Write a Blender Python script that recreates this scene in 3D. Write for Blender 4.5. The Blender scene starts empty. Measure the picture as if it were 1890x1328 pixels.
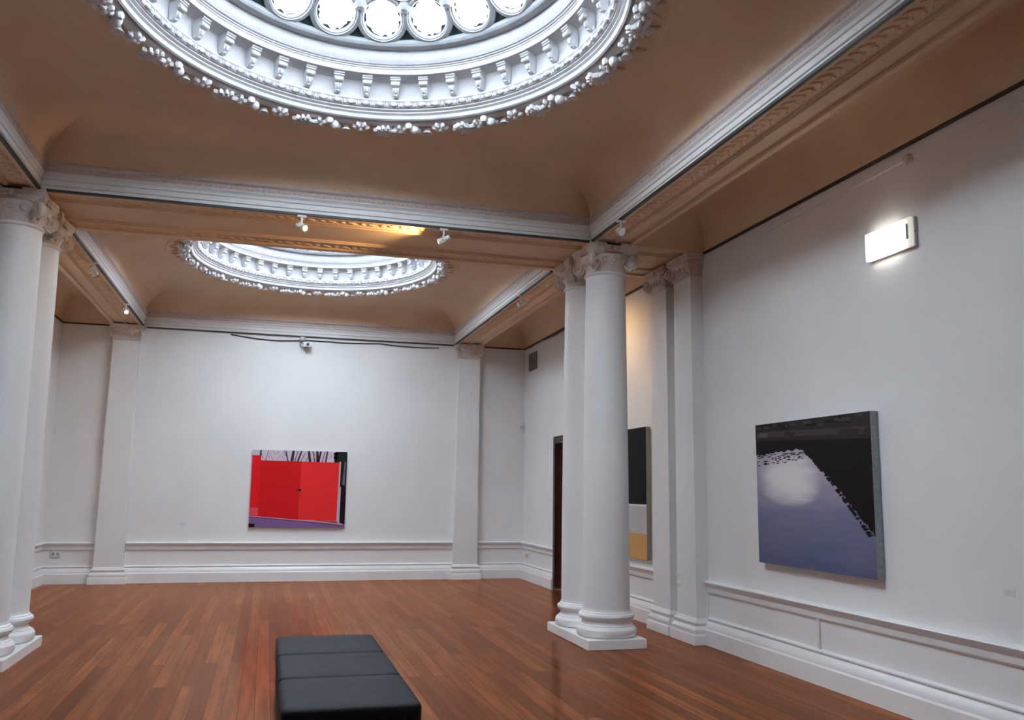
import bpy, math, random
from math import sin, cos, pi, sqrt
from mathutils import Vector, Matrix

random.seed(7)
S = bpy.context.scene
COL = S.collection

# ---------------------------------------------------------------- camera
F_PX = 1607.5
fwd = Vector((0.26378161, 0.95305412, 0.14868458))
rgt = Vector((0.9631154, -0.26873078, 0.01387395))
upv = Vector((-0.05317875, -0.13954071, 0.98878734))
cd = bpy.data.cameras.new('camera')
cd.sensor_fit = 'HORIZONTAL'; cd.sensor_width = 36.0
cd.lens = F_PX / 1890 * 36.0
cd.clip_start = 0.05; cd.clip_end = 300
cam = bpy.data.objects.new('camera', cd); COL.objects.link(cam)
M = Matrix.Identity(4)
for i in range(3):
    M[i][0] = rgt[i]; M[i][1] = upv[i]; M[i][2] = -fwd[i]
M[0][3], M[1][3], M[2][3] = 0, 0, 1.6
cam.matrix_world = M
S.camera = cam

# ---------------------------------------------------------------- dimensions
XR, XL = 4.70, -3.48
YB, YF = 16.05, -4.52
H = 4.335
BRI, BRO = 3.322, 3.82          # right longitudinal beam: inner, outer edge
BLI, BLO = -2.205, -2.70
CXR, CXL = 3.571, -2.42          # column rows
CX = (BRI + BLI) / 2
BAYS = [(10.10, YB), (2.82, 8.76), (YF, 1.48)]
ZC, ZT = 4.61, 4.98
EL = 1.07

# ---------------------------------------------------------------- world and light
S.view_settings.view_transform = 'Standard'
S.view_settings.look = 'None'
S.view_settings.gamma = 1
S.view_settings.use_curve_mapping = False
S.view_settings.exposure = 0.27
W = bpy.data.worlds.new('sky'); S.world = W; W.use_nodes = True
bg = W.node_tree.nodes['Background']
bg.inputs['Color'].default_value = (0.77, 0.885, 1.0, 1)
bg.inputs['Strength'].default_value = 26.0

def portal(x, y, z, rx, ry):
    l = bpy.data.lights.new('skylight_portal', 'AREA')
    l.shape = 'ELLIPSE'; l.size = rx * 2; l.size_y = ry * 2
    l.cycles.is_portal = True
    o = bpy.data.objects.new('skylight_portal', l); COL.objects.link(o)
    o.location = (x, y, z)
for y0, y1 in BAYS[:2]:
    portal(CX, (y0 + y1) / 2, 6.20, 1.46, 1.46 * EL)

# ---------------------------------------------------------------- materials
def mat(name, col, rough=0.6, metal=0.0, emit=None, estr=0.0, coat=0.0, spec=0.5):
    m = bpy.data.materials.new(name); m.use_nodes = True
    b = m.node_tree.nodes['Principled BSDF']
    b.inputs['Base Color'].default_value = (*col, 1)
    b.inputs['Roughness'].default_value = rough
    b.inputs['Metallic'].default_value = metal
    b.inputs['Coat Weight'].default_value = coat
    b.inputs['Specular IOR Level'].default_value = spec
    if emit:
        b.inputs['Emission Color'].default_value = (*emit, 1)
        b.inputs['Emission Strength'].default_value = estr
    return m

def N(m, t, **k):
    n = m.node_tree.nodes.new(t)
    for a, v in k.items():
        setattr(n, a, v)
    return n
def L(m, a, b): m.node_tree.links.new(a, b)

def noisy(name, c1, c2, scale=3.0, rough=0.6, bump=0.0, bscale=60, detail=4, coat=0.0, spec=0.5):
    m = mat(name, c1, rough, coat=coat, spec=spec)
    b = m.node_tree.nodes['Principled BSDF']
    tc = N(m, 'ShaderNodeTexCoord')
    no = N(m, 'ShaderNodeTexNoise'); no.inputs['Scale'].default_value = scale; no.inputs['Detail'].default_value = detail
    L(m, tc.outputs['Object'], no.inputs['Vector'])
    r = N(m, 'ShaderNodeValToRGB')
    r.color_ramp.elements[0].color = (*c1, 1); r.color_ramp.elements[1].color = (*c2, 1)
    r.color_ramp.elements[0].position = 0.35; r.color_ramp.elements[1].position = 0.65
    L(m, no.outputs['Fac'], r.inputs['Fac']); L(m, r.outputs['Color'], b.inputs['Base Color'])
    if bump:
        n2 = N(m, 'ShaderNodeTexNoise'); n2.inputs['Scale'].default_value = bscale; n2.inputs['Detail'].default_value = 3
        L(m, tc.outputs['Object'], n2.inputs['Vector'])
        bu = N(m, 'ShaderNodeBump'); bu.inputs['Strength'].default_value = bump; bu.inputs['Distance'].default_value = 0.01
        L(m, n2.outputs['Fac'], bu.inputs['Height']); L(m, bu.outputs['Normal'], b.inputs['Normal'])
    return m

WALL = noisy('white_wall_paint', (0.80, 0.79, 0.78), (0.84, 0.83, 0.82), 1.2, 0.55, 0.12, 35)
GLOSS = noisy('white_gloss_paint', (0.82, 0.82, 0.82), (0.86, 0.86, 0.86), 3, 0.32, 0.06, 20)
CEIL = noisy('ceiling_bounce_tan', (0.72, 0.51, 0.34), (0.79, 0.57, 0.39), 1.4, 0.8, 0.15, 25)  # tan tint puts the warm floor bounce into pale ceiling paint
PLAS = noisy('white_plaster', (0.60, 0.59, 0.60), (0.66, 0.65, 0.66), 8, 0.75, 0.2, 50, spec=0.2)
ORN = noisy('ornament_plaster', (0.74, 0.72, 0.72), (0.80, 0.78, 0.78), 10, 0.75)
FRAME = noisy('grey_white_glazing_frame', (0.40, 0.42, 0.44), (0.47, 0.49, 0.51), 8, 0.4)
CAPM = noisy('capital_plaster', (0.62, 0.54, 0.49), (0.74, 0.66, 0.60), 14, 0.6, 0.3, 40)
RAIL = mat('dark_rail', (0.035, 0.028, 0.026), 0.5)
BLACK = mat('black_plastic', (0.01, 0.01, 0.012), 0.4)
LEATH = noisy('black_leather', (0.007, 0.007, 0.011), (0.011, 0.011, 0.016), 6, 0.62, 0.2, 90, spec=0.22)
LEATH2 = mat('bench_base', (0.006, 0.006, 0.008), 0.6)
METAL = mat('white_metal', (0.72, 0.72, 0.70), 0.35)
GREYM = mat('grey_metal', (0.30, 0.31, 0.32), 0.4, 0.3)
PLASTIC = mat('white_plastic', (0.75, 0.75, 0.72), 0.35)
DOORW = noisy('dark_red_wood', (0.035, 0.010, 0.008), (0.055, 0.016, 0.011), 5, 0.3)
DOORL = mat('dark_leaf_wood', (0.02, 0.009, 0.008), 0.35)  # door leaf, a darker wood than the frame
BULB = mat('halogen_bulb', (1, 1, 1), 0.3, emit=(1.0, 0.66, 0.34), estr=40)
BULBOFF = mat('halogen_glass', (0.10, 0.11, 0.12), 0.15, 0.3)

# glass that lets the sky through
GLASS = bpy.data.materials.new('skylight_glass'); GLASS.use_nodes = True
nt = GLASS.node_tree; nt.nodes.clear()
out = nt.nodes.new('ShaderNodeOutputMaterial'); tr = nt.nodes.new('ShaderNodeBsdfTransparent')
gl = nt.nodes.new('ShaderNodeBsdfGlossy'); mx = nt.nodes.new('ShaderNodeMixShader')
tr.inputs['Color'].default_value = (0.96, 0.98, 1, 1); gl.inputs['Roughness'].default_value = 0.05
mx.inputs['Fac'].default_value = 0.04
nt.links.new(tr.outputs[0], mx.inputs[1]); nt.links.new(gl.outputs[0], mx.inputs[2]); nt.links.new(mx.outputs[0], out.inputs[0])
DIRT = noisy('grimy_glass', (0.01, 0.03, 0.035), (0.03, 0.05, 0.05), 20, 0.4)

# floorboards
FLOOR = mat('varnished_floorboards', (0.3, 0.12, 0.05), 0.25)
def floor_nodes(m):
    b = m.node_tree.nodes['Principled BSDF']
    tc = N(m, 'ShaderNodeTexCoord')
    mp = N(m, 'ShaderNodeMapping'); mp.inputs['Rotation'].default_value = (0, 0, pi / 2)
    L(m, tc.outputs['Object'], mp.inputs['Vector'])
    br = N(m, 'ShaderNodeTexBrick'); br.offset = 0.37; br.offset_frequency = 2
    br.inputs['Scale'].default_value = 1.0
    br.inputs['Brick Width'].default_value = 2.6; br.inputs['Row Height'].default_value = 0.115
    br.inputs['Mortar Size'].default_value = 0.0035; br.inputs['Mortar Smooth'].default_value = 0.2
    br.inputs['Bias'].default_value = 0.0
    br.inputs['Color1'].default_value = (0.0, 0.0, 0.0, 1); br.inputs['Color2'].default_value = (1, 1, 1, 1)
    br.inputs['Mortar'].default_value = (0.5, 0.5, 0.5, 1)
    L(m, mp.outputs['Vector'], br.inputs['Vector'])
    ramp = N(m, 'ShaderNodeValToRGB'); cr = ramp.color_ramp
    cr.elements[0].color = (0.060, 0.018, 0.007, 1); cr.elements[1].color = (0.25, 0.082, 0.024, 1)
    e = cr.elements.new(0.5); e.color = (0.145, 0.041, 0.012, 1)
    L(m, br.outputs['Color'], ramp.inputs['Fac'])
    # long grain
    mp2 = N(m, 'ShaderNodeMapping'); mp2.inputs['Scale'].default_value = (22, 1.1, 1)
    L(m, tc.outputs['Object'], mp2.inputs['Vector'])
    gr = N(m, 'ShaderNodeTexNoise'); gr.inputs['Scale'].default_value = 1.0; gr.inputs['Detail'].default_value = 6
    L(m, mp2.outputs['Vector'], gr.inputs['Vector'])
    gcr = N(m, 'ShaderNodeValToRGB'); gcr.color_ramp.elements[0].color = (0.48, 0.44, 0.44, 1); gcr.color_ramp.elements[1].color = (1.35, 1.28, 1.2, 1)
    gcr.color_ramp.elements[0].position = 0.3; gcr.color_ramp.elements[1].position = 0.7
    L(m, gr.outputs['Fac'], gcr.inputs['Fac'])
    mul = N(m, 'ShaderNodeMix', data_type='RGBA', blend_type='MULTIPLY'); mul.inputs[0].default_value = 1
    L(m, ramp.outputs['Color'], mul.inputs[6]); L(m, gcr.outputs['Color'], mul.inputs[7])
    # a few greyer boards
    mp3 = N(m, 'ShaderNodeMapping'); mp3.inputs['Scale'].default_value = (8.7, 0.45, 1)
    L(m, tc.outputs['Object'], mp3.inputs['Vector'])
    wn = N(m, 'ShaderNodeTexNoise'); wn.inputs['Scale'].default_value = 1.0; wn.inputs['Detail'].default_value = 2
    L(m, mp3.outputs['Vector'], wn.inputs['Vector'])
    wr = N(m, 'ShaderNodeMapRange'); wr.inputs['From Min'].default_value = 0.52; wr.inputs['From Max'].default_value = 0.75
    wr.inputs['To Min'].default_value = 0; wr.inputs['To Max'].default_value = 0.7
    L(m, wn.outputs['Fac'], wr.inputs['Value'])
    mw = N(m, 'ShaderNodeMix', data_type='RGBA'); L(m, wr.outputs['Result'], mw.inputs[0])
    L(m, mul.outputs[2], mw.inputs[6]); mw.inputs[7].default_value = (0.085, 0.045, 0.026, 1)
    # dark seams
    ms = N(m, 'ShaderNodeMix', data_type='RGBA')
    sm = N(m, 'ShaderNodeMath', operation='MULTIPLY'); sm.inputs[1].default_value = 1.0
    L(m, br.outputs['Fac'], sm.inputs[0]); L(m, sm.outputs[0], ms.inputs[0])
    L(m, mw.outputs[2], ms.inputs[6]); ms.inputs[7].default_value = (0.03, 0.012, 0.006, 1)
    L(m, ms.outputs[2], b.inputs['Base Color'])
    # amber varnish: coloured gloss over matt boards
    df = N(m, 'ShaderNodeBsdfDiffuse'); L(m, ms.outputs[2], df.inputs['Color'])
    gs = N(m, 'ShaderNodeBsdfGlossy'); gs.inputs['Color'].default_value = (0.92, 0.50, 0.36, 1); gs.inputs['Roughness'].default_value = 0.31
    g2 = N(m, 'ShaderNodeBsdfGlossy'); g2.inputs['Color'].default_value = (0.92, 0.50, 0.36, 1); g2.inputs['Roughness'].default_value = 0.13
    gm = N(m, 'ShaderNodeMixShader'); gm.inputs['Fac'].default_value = 0.5; L(m, gs.outputs[0], gm.inputs[1]); L(m, g2.outputs[0], gm.inputs[2])
    fr = N(m, 'ShaderNodeFresnel'); fr.inputs['IOR'].default_value = 1.39
    mx_ = N(m, 'ShaderNodeMixShader'); L(m, fr.outputs[0], mx_.inputs['Fac']); L(m, df.outputs[0], mx_.inputs[1]); L(m, gm.outputs[0], mx_.inputs[2])
    L(m, mx_.outputs[0], m.node_tree.nodes['Material Output'].inputs['Surface'])
    m.node_tree.nodes.remove(b)
floor_nodes(FLOOR)

# ---------------------------------------------------------------- mesh helpers
class MB:
    def __init__(s): s.v = []; s.f = []; s.m = []; s.mi = 0
    def add(s, vs, fs):
        o = len(s.v); s.v += [tuple(v) for v in vs]
        for f in fs: s.f.append([i + o for i in f]); s.m.append(s.mi)
    def box(s, x0, x1, y0, y1, z0, z1, bev=0.0):
        if bev <= 0:
            s.add([(x, y, z) for x in (x0, x1) for y in (y0, y1) for z in (z0, z1)],
                  [(0, 1, 3, 2), (4, 6, 7, 5), (0, 4, 5, 1), (2, 3, 7, 6), (0, 2, 6, 4), (1, 5, 7, 3)])
            return
        b = bev   # chamfered: three nested rectangles joined
        def ring(i, z):
            return [(x0 + i + b, y0 + i, z), (x1 - i - b, y0 + i, z), (x1 - i, y0 + i + b, z), (x1 - i, y1 - i - b, z),
                    (x1 - i - b, y1 - i, z), (x0 + i + b, y1 - i, z), (x0 + i, y1 - i - b, z), (x0 + i, y0 + i + b, z)]
        rs = [ring(b * .9, z0), ring(b * .3, z0 + b * .3), ring(0, z0 + b), ring(0, z1 - b), ring(b * .3, z1 - b * .3), ring(b * .9, z1)]
        s.loft(rs, True, True)
    def loft(s, rings, close=True, caps=False):
        n = len(rings[0]); vs = [p for r in rings for p in r]; fs = []
        for i in range(len(rings) - 1):
            for j in range(n if close else n - 1):
                k = (j + 1) % n
                fs.append((i * n + j, i * n + k, (i + 1) * n + k, (i + 1) * n + j))
        if caps:
            fs.append(tuple(range(n))[::-1]); fs.append(tuple((len(rings) - 1) * n + j for j in range(n)))
        s.add(vs, fs)
    def lathe(s, prof, cx=0, cy=0, n=48, e=1.0, caps=False):
        s.loft([[(cx + r * cos(2 * pi * j / n), cy + r * e * sin(2 * pi * j / n), z) for j in range(n)] for r, z in prof], True, caps)
    def ball(s, c, r, u=10, v=6, mtx=None):
        rx, ry, rz = (r, r, r) if not hasattr(r, '__len__') else r
        c = Vector(c); vs = []; fs = []
        for i in range(1, v):
            t = pi * i / v
            for j in range(u):
                p = Vector((rx * sin(t) * cos(2 * pi * j / u), ry * sin(t) * sin(2 * pi * j / u), rz * cos(t)))
                if mtx: p = mtx @ p
                vs.append(p + c)
        top = Vector((0, 0, rz)); bot = Vector((0, 0, -rz))
        if mtx: top = mtx @ top; bot = mtx @ bot
        vs += [top + c, bot + c]; T = len(vs) - 2; B = T + 1
        for i in range(v - 2):
            for j in range(u):
                k = (j + 1) % u; fs.append((i * u + j, (i + 1) * u + j, (i + 1) * u + k, i * u + k))
        for j in range(u):
            k = (j + 1) % u; fs.append((T, j, k)); fs.append((B, (v - 2) * u + k, (v - 2) * u + j))
        s.add(vs, fs)
    def tube(s, pts, r, n=8, caps=True):
        pts = [Vector(p) for p in pts]; rings = []
        rs = r if hasattr(r, '__len__') else [r] * len(pts)
        prev = None
        for i, p in enumerate(pts):
            d = (pts[min(i + 1, len(pts) - 1)] - pts[max(i - 1, 0)]).normalized()
            if prev is None:
                a = d.cross(Vector((0, 0, 1)))
                if a.length < 1e-3: a = d.cross(Vector((1, 0, 0)))
            else:
                a = prev - d * prev.dot(d)
            a.normalize(); prev = a; b = d.cross(a)
            rings.append([p + (a * cos(2 * pi * j / n) + b * sin(2 * pi * j / n)) * rs[i] for j in range(n)])
        s.loft(rings, True, caps)
    def prism(s, pts, d):
        # closed polygon pts (3D), extruded by vector d
        n = len(pts); d = Vector(d); a = [Vector(p) for p in pts]; b = [p + d for p in a]
        s.add(a + b, [tuple(range(n)), tuple(range(n, 2 * n))[::-1]] + [(i, i + n, (i + 1) % n + n, (i + 1) % n) for i in range(n)])
    def build(s, name, mats, parent=None, smooth=True, loc=None, ang=35):
        me = bpy.data.meshes.new(name); me.from_pydata(s.v, [], s.f); me.validate(); me.update()
        if not isinstance(mats, (list, tuple)): mats = [mats]
        for m in mats: me.materials.append(m)
        if len(mats) > 1:
            for p, i in zip(me.polygons, s.m): p.material_index = i
        import bmesh
        bm = bmesh.new(); bm.from_mesh(me); bmesh.ops.recalc_face_normals(bm, faces=bm.faces); bm.to_mesh(me); bm.free()
        if smooth:
            me.polygons.foreach_set('use_smooth', [True] * len(me.polygons)); me.set_sharp_from_angle(angle=math.radians(ang))
        o = bpy.data.objects.new(name, me); COL.objects.link(o)
        if parent: o.parent = parent
        if loc is not None: o.location = loc
        return o

def empty(name, loc, rz=0):
    o = bpy.data.objects.new(name, None); COL.objects.link(o); o.location = loc; o.rotation_euler = (0, 0, rz)
    o.empty_display_size = 0.1
    return o
def tag(o, label, cat, group=None):
    o['label'] = label; o['category'] = cat
    if group: o['group'] = group
    return o
def struct(o):
    o['kind'] = 'structure'; return o
def copy_tree(o, parent=None):
    c = o.copy(); COL.objects.link(c); c.parent = parent
    for ch in o.children: copy_tree(ch, c)
    return c

# ---------------------------------------------------------------- shell
b = MB(); b.box(XL - .2, XR + .2, YF - .2, YB + .2, -0.2, 0); struct(b.build('floor', FLOOR, smooth=False))
b = MB(); b.box(XL - .2, XR + .2, YB, YB + .2, 0, 5.2); struct(b.build('wall_back', WALL, smooth=False))
b = MB(); b.box(XL - .2, XR + .2, YF - .2, YF, 0, 5.2); struct(b.build('wall_front', WALL, smooth=False))
b = MB(); b.box(XL - .2, XL, YF, YB, 0, 5.2); struct(b.build('wall_left', WALL, smooth=False))
DY0, DY1, DZ = 12.85, 14.03, 2.46
b = MB()
b.box(XR, XR + .2, YF, DY0, 0, 5.2); b.box(XR, XR + .2, DY1, YB, 0, 5.2); b.box(XR, XR + .2, DY0, DY1, DZ, 5.2)
struct(b.build('wall_right', WALL, smooth=False))

# mouldings run along walls from a profile (d = distance from wall, z)
def run_prof(mb, prof, p0, p1, nrm):
    rings = []
    for p in (p0, p1):
        rings.append([(p[0] + nrm[0] * d, p[1] + nrm[1] * d, z) for d, z in prof])
    mb.loft(rings, True, True)
BASEP = [(0, 0), (.082, 0), (.082, .155), (.077, .162), (.066, .17), (.066, .185), (.058, .21), (.043, .235), (.036, .244), (.018, .250), (.036, .264), (.036, .273), (0, .288)]
DADOP = [(0, .528), (.008, .530), (.024, .546), (.026, .552), (.026, .594), (.030, .598), (.036, .606), (.056, .630), (.064, .640), (.070, .652), (.064, .661), (0, .672)]
PSH = .15   # pilaster projection
def wall_run(name_b, name_d, nrm, segs):
    mb = MB(); md = MB()
    for p0, p1 in segs:
        run_prof(mb, BASEP, p0, p1, nrm); run_prof(md, DADOP, p0, p1, nrm)
    struct(mb.build(name_b, GLOSS, ang=25)); struct(md.build(name_d, GLOSS, ang=25))
wall_run('baseboard_back', 'trim_1', (0, -1), [((XL, YB), (-2.67, YB)), ((-2.21, YB), (3.345, YB)), ((3.80, YB), (XR, YB))])
wall_run('baseboard_right', 'trim_2', (-1, 0), [((XR, YF), (XR, 8.80)), ((XR, 9.92), (XR, DY0 - .06)), ((XR, DY1 + .06), (XR, YB))])
wall_run('baseboard_left', 'trim_3', (1, 0), [((XL, YF), (XL, YB))])
wall_run('baseboard_front', 'trim_4', (0, 1), [((XL, YF), (XR, YF))])

# ceilings
def rect(x0, x1, y0, y1, sx, sy, z, k=1):
    return [(x0 + sx, y0 + sy, z), (x1 - sx, y0 + sy, z), (x1 - sx, y1 - sy, z), (x0 + sx, y1 - sy, z)]
def cove(x0, x1, y0, y1, s0, sx, sy, z0, z1, n=14):
    rs = []
    for i in range(n + 1):
        t = pi / 2 * i / n
        rs.append(rect(x0, x1, y0, y1, s0 + (sx - s0) * (1 - cos(t)), s0 + (sy - s0) * (1 - cos(t)), z0 + (z1 - z0) * sin(t)))
    return rs
RIN = 1.85
def main_ceiling(y0, y1, closed=False):
    mb = MB(); cy = (y0 + y1) / 2
    # vertical start then quarter ellipse
    mb.loft(cove(BLI, BRI, y0, y1, .035, .78, .88, ZC, ZT), True)
    hx = (BRI - BLI) / 2 - .78; hy = (y1 - y0) / 2 - .88
    n = 96; inner = []; outer = []
    angs = [2 * pi * j / n for j in range(n)]
    ca = math.atan2(hy, hx)
    for c in (ca, pi - ca, pi + ca, 2 * pi - ca):   # snap nearest samples onto the corners
        k = min(range(n), key=lambda j: abs(angs[j] - c)); angs[k] = c
    for a in angs:
        t = min(hx / abs(cos(a)) if abs(cos(a)) > 1e-6 else 1e9, hy / abs(sin(a)) if abs(sin(a)) > 1e-6 else 1e9)
        rr = 1 / sqrt((cos(a) / RIN) ** 2 + (sin(a) / (RIN * EL)) ** 2)
        outer.append((CX + t * cos(a), cy + t * sin(a), ZT)); inner.append((CX + rr * cos(a), cy + rr * sin(a), ZT))
    if closed: mb.add(outer, [tuple(range(n))])
    else: mb.loft([outer, inner], True)
    return mb
for y0, y1 in BAYS:
    struct(main_ceiling(y0, y1, y0 < 0).build('ceiling', CEIL, ang=25))  # unseen bay behind the camera closed over to keep light off the near wall
    for x0, x1 in ((BRO, XR), (XL, BLO)):
        mb = MB(); rs = cove(x0, x1, y0, y1, 0, .36, .45, H, 4.74, 12)
        mb.loft(rs, True, False); mb.add(rs[-1], [(0, 1, 2, 3)])
        struct(mb.build('ceiling', CEIL, ang=25))

# beams with panelled soffits; z of ground is a little above the fillets
ZG = H + .028
def leafrow(mb, p0, p1, width, z, step=.105):
    p0 = Vector(p0); p1 = Vector(p1); d = (p1 - p0); n = max(1, int(d.length / step)); d.normalize()
    w = Vector((-d.y, d.x, 0)); ang = math.atan2(d.y, d.x)
    for i in range(n):
        c = p0 + d * step * (i + .5)
        sg = 1 if i % 2 else -1
        m1 = Matrix.Rotation(ang + sg * .6, 3, 'Z')
        mb.ball(c + w * width * .22 * sg + Vector((0, 0, z)), (.060, .020, .017), 6, 4, m1)
        mb.ball(c - w * width * .22 * sg + Vector((0, 0, z)), (.048, .022, .015), 6, 4, Matrix.Rotation(ang - sg * .9, 3, 'Z'))
        mb.ball(c + w * width * .40 * sg + d * step * .4 + Vector((0, 0, z)), (.020, .020, .018), 6, 4)
def beam_x(y0, y1, x0, x1, idx):      # runs across the room
    mb = MB(); mb.box(XL, XR, y0, y1, ZG, 5.2)
    w = y1 - y0
    for a, c, z in ((0, .09, H), (.30, .33, H + .012), (.33, .37, H), (.37, .39, H + .014), (w - .09, w, H), (w - .33, w - .30, H + .012), (w - .37, w - .33, H), (w - .39, w - .37, H + .014)):
        mb.box(XL, XR, y0 + a, y0 + c, z, ZG + .001)
    for xa in (BRI + .0, BRO - .09, BLO, BLI - .09):
        mb.box(xa, xa + .09, y0 + .09, y1 - .09, H, ZG + .001)
    o = struct(mb.build('trim_%d' % idx, CEIL, smooth=False))
    lm = MB()
    for yy in (y0 + .195, y1 - .195): leafrow(lm, (BLI + .05, yy, 0), (BRI - .05, yy, 0), .17, ZG)
    lm.build('foliage_band', CEIL, o)
def beam_y(x0, x1, y0, y1, inner, idx):
    mb = MB(); mb.box(x0, x1, y0, y1, ZG, 5.2)
    s = 1 if inner < (x0 + x1) / 2 else -1
    for a, c, z in ((0, .05, H), (.245, .262, H + .012), (.262, .285, H), (.285, .30, H + .014), (.445, .498, H)):
        xa, xb = sorted((inner + s * a, inner + s * c)); mb.box(xa, xb, y0, y1, z, ZG + .001)
    o = struct(mb.build('trim_%d' % idx, CEIL, smooth=False))
    lm = MB(); xx = inner + s * .148
    leafrow(lm, (xx, y0 + .05, 0), (xx, y1 - .05, 0), .15, ZG)
    lm.build('foliage_band', CEIL, o)
beam_x(8.76, 10.10, XL, XR, 5); beam_x(1.48, 2.82, XL, XR, 6)
k = 7
for y0, y1 in BAYS:
    beam_y(BRI, BRO, y0, y1, BRI, k); beam_y(BLO, BLI, y0, y1, BLI, k + 1); k += 2
# cornice round each main bay
CORN = [(0, H - .0), (0, H + .045), (.012, H + .052), (.012, H + .098), (.006, H + .103), (.018, H + .108), (.022, H + .135), (.034, H + .150), (.042, H + .158), (.044, H + .166), (.034, H + .172), (0, H + .172)]
CORN2 = [(.004, H + .168), (.030, H + .172), (.030, H + .222), (.050, H + .236), (.054, H + .252), (.035, H + .262), (.035, ZC + .002), (.0, ZC + .002)]
BAND = noisy('pinkish_band_plaster', (0.60, 0.50, 0.45), (0.68, 0.58, 0.53), 30, 0.7, 0.5, 60)
for y0, y1 in BAYS:
    mb = MB(); mb.loft([rect(BLI, BRI, y0, y1, s + .002, s + .002, z) for s, z in CORN], True)
    o = struct(mb.build('trim_%d' % k, WALL, ang=20)); k += 1
    mb = MB(); mb.loft([rect(BLI, BRI, y0, y1, s + .002, s + .002, z) for s, z in CORN2], True)
    mb.build('upper_band', BAND, o, ang=20)
    lm = MB(); zz = H + .197
    for (a, c) in (((BLI, y1), (BRI, y1)), ((BRI, y0), (BRI, y1)), ((BLI, y0), (BLI, y1))):
        a = Vector((*a, 0)); c = Vector((*c, 0)); d = (c - a); n = int(d.length / .05); d.normalize()
        nn = Vector((0, -1, 0)) if abs(d.x) > .5 else Vector((-1 if a.x > 0 else 1, 0, 0))
        for i in range(n):
            m1 = Matrix.Rotation(.7 * (-1) ** i, 3, nn)
            lm.ball(a + d * (.05 * (i + .5)) + nn * .032 + Vector((0, 0, zz)), (.020 if abs(d.x) > .5 else .006, .006 if abs(d.x) > .5 else .020, .009), 6, 4, m1)
    lm.build('leaf_band', BAND, o)

# ---------------------------------------------------------------- oculus rings and skylights
RINGP = [(1.90, ZT + .002), (1.895, ZT - .012), (1.83, ZT - .012), (1.815, ZT + .02), (1.800, ZT + .02), (1.790, 4.965), (1.776, 4.975), (1.768, 5.005),
         (1.750, 5.020), (1.752, 5.030), (1.742, 5.036), (1.730, 5.044), (1.732, 5.054), (1.720, 5.060)]
RINGP2 = [(1.720, 5.060), (1.715, 5.075), (1.700, 5.100), (1.690, 5.108), (1.690, 5.116), (1.705, 5.120),
          (1.725, 5.150), (1.722, 5.20), (1.715, 5.25), (1.70, 5.285), (1.66, 5.300), (1.575, 5.304), (1.572, 5.312), (1.568, 5.345), (1.560, 5.352),
          (1.562, 5.362), (1.550, 5.366), (1.548, 5.375), (1.535, 5.380), (1.528, 5.392), (1.518, 5.410), (1.512, 5.425), (1.512, 5.432), (1.522, 5.438),
          (1.520, 5.500), (1.518, 5.510), (1.500, 5.60)]


def egg_band(cy):
    mb = MB(); n = 84
    for i in range(n):
        a = 2 * pi * i / n
        for da, sz, rr in ((0, (.021, .034, .024), 1.705), (pi / n, (.010, .010, .022), 1.706)):
            t = a + da
            c = (CX + rr * cos(t), cy + rr * EL * sin(t), 5.083)
            mb.ball(c, sz, 8, 5, Matrix.Rotation(t, 3, 'Z'))
        # curved frame between eggs
        for sd in (-1, 1):
            t = a + sd * pi / n * .62
            mb.ball((CX + 1.707 * cos(t), cy + 1.707 * EL * sin(t), 5.083), (.012, .006, .028), 6, 4, Matrix.Rotation(t, 3, 'Z') @ Matrix.Rotation(sd * .35, 3, 'X'))
    return mb

def console_mesh():
    # local: x points inward from the frieze, z up (0 = under the cornice)
    mb = MB()
    prof = []
    top = [(0, 0), (.120, 0), (.120, -.012), (.108, -.018), (.112, -.028), (.098, -.034)]
    for p in top: prof.append(p)
    for i in range(7):
        t = i / 6; prof.append((.090 + .022 * sin(pi * t * 1.0) - .020 * t, -.036 - .050 * t))
    for i in range(1, 6):
        t = i / 5; prof.append((.070 - .030 * t + .012 * sin(pi * t), -.086 - .062 * t))
    prof.append((.018, -.160)); prof.append((0, -.155))
    hw = .036
    def wid(z): return hw + .010 if z > -.035 else hw - .012 * min(1, (-z - .035) / .12)
    # sweep two sides
    A = [(x, -wid(z), z) for x, z in prof]; B = [(x, wid(z), z) for x, z in prof]
    n = len(prof); mb.add(A + B, [tuple(range(n)), tuple(range(n, 2 * n))[::-1]] + [(i, i + n, (i + 1) % n + n, (i + 1) % n) for i in range(n)])
    mb.tube([(.092, -.034, -.058), (.092, .034, -.058)], .021, 10)
    for sy in (-1, 1): mb.tube([(.092, sy * .033, -.058), (.092, sy * .041, -.058)], [.023, .017], 10)
    mb.ball((.062, 0, -.112), (.026, .015, .030), 8, 5); mb.ball((.058, -.017, -.100), (.018, .011, .022), 6, 4); mb.ball((.058, .017, -.100), (.018, .011, .022), 6, 4)
    mb.ball((.038, 0, -.150), (.024, .018, .016), 8, 5)
    return mb

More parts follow.
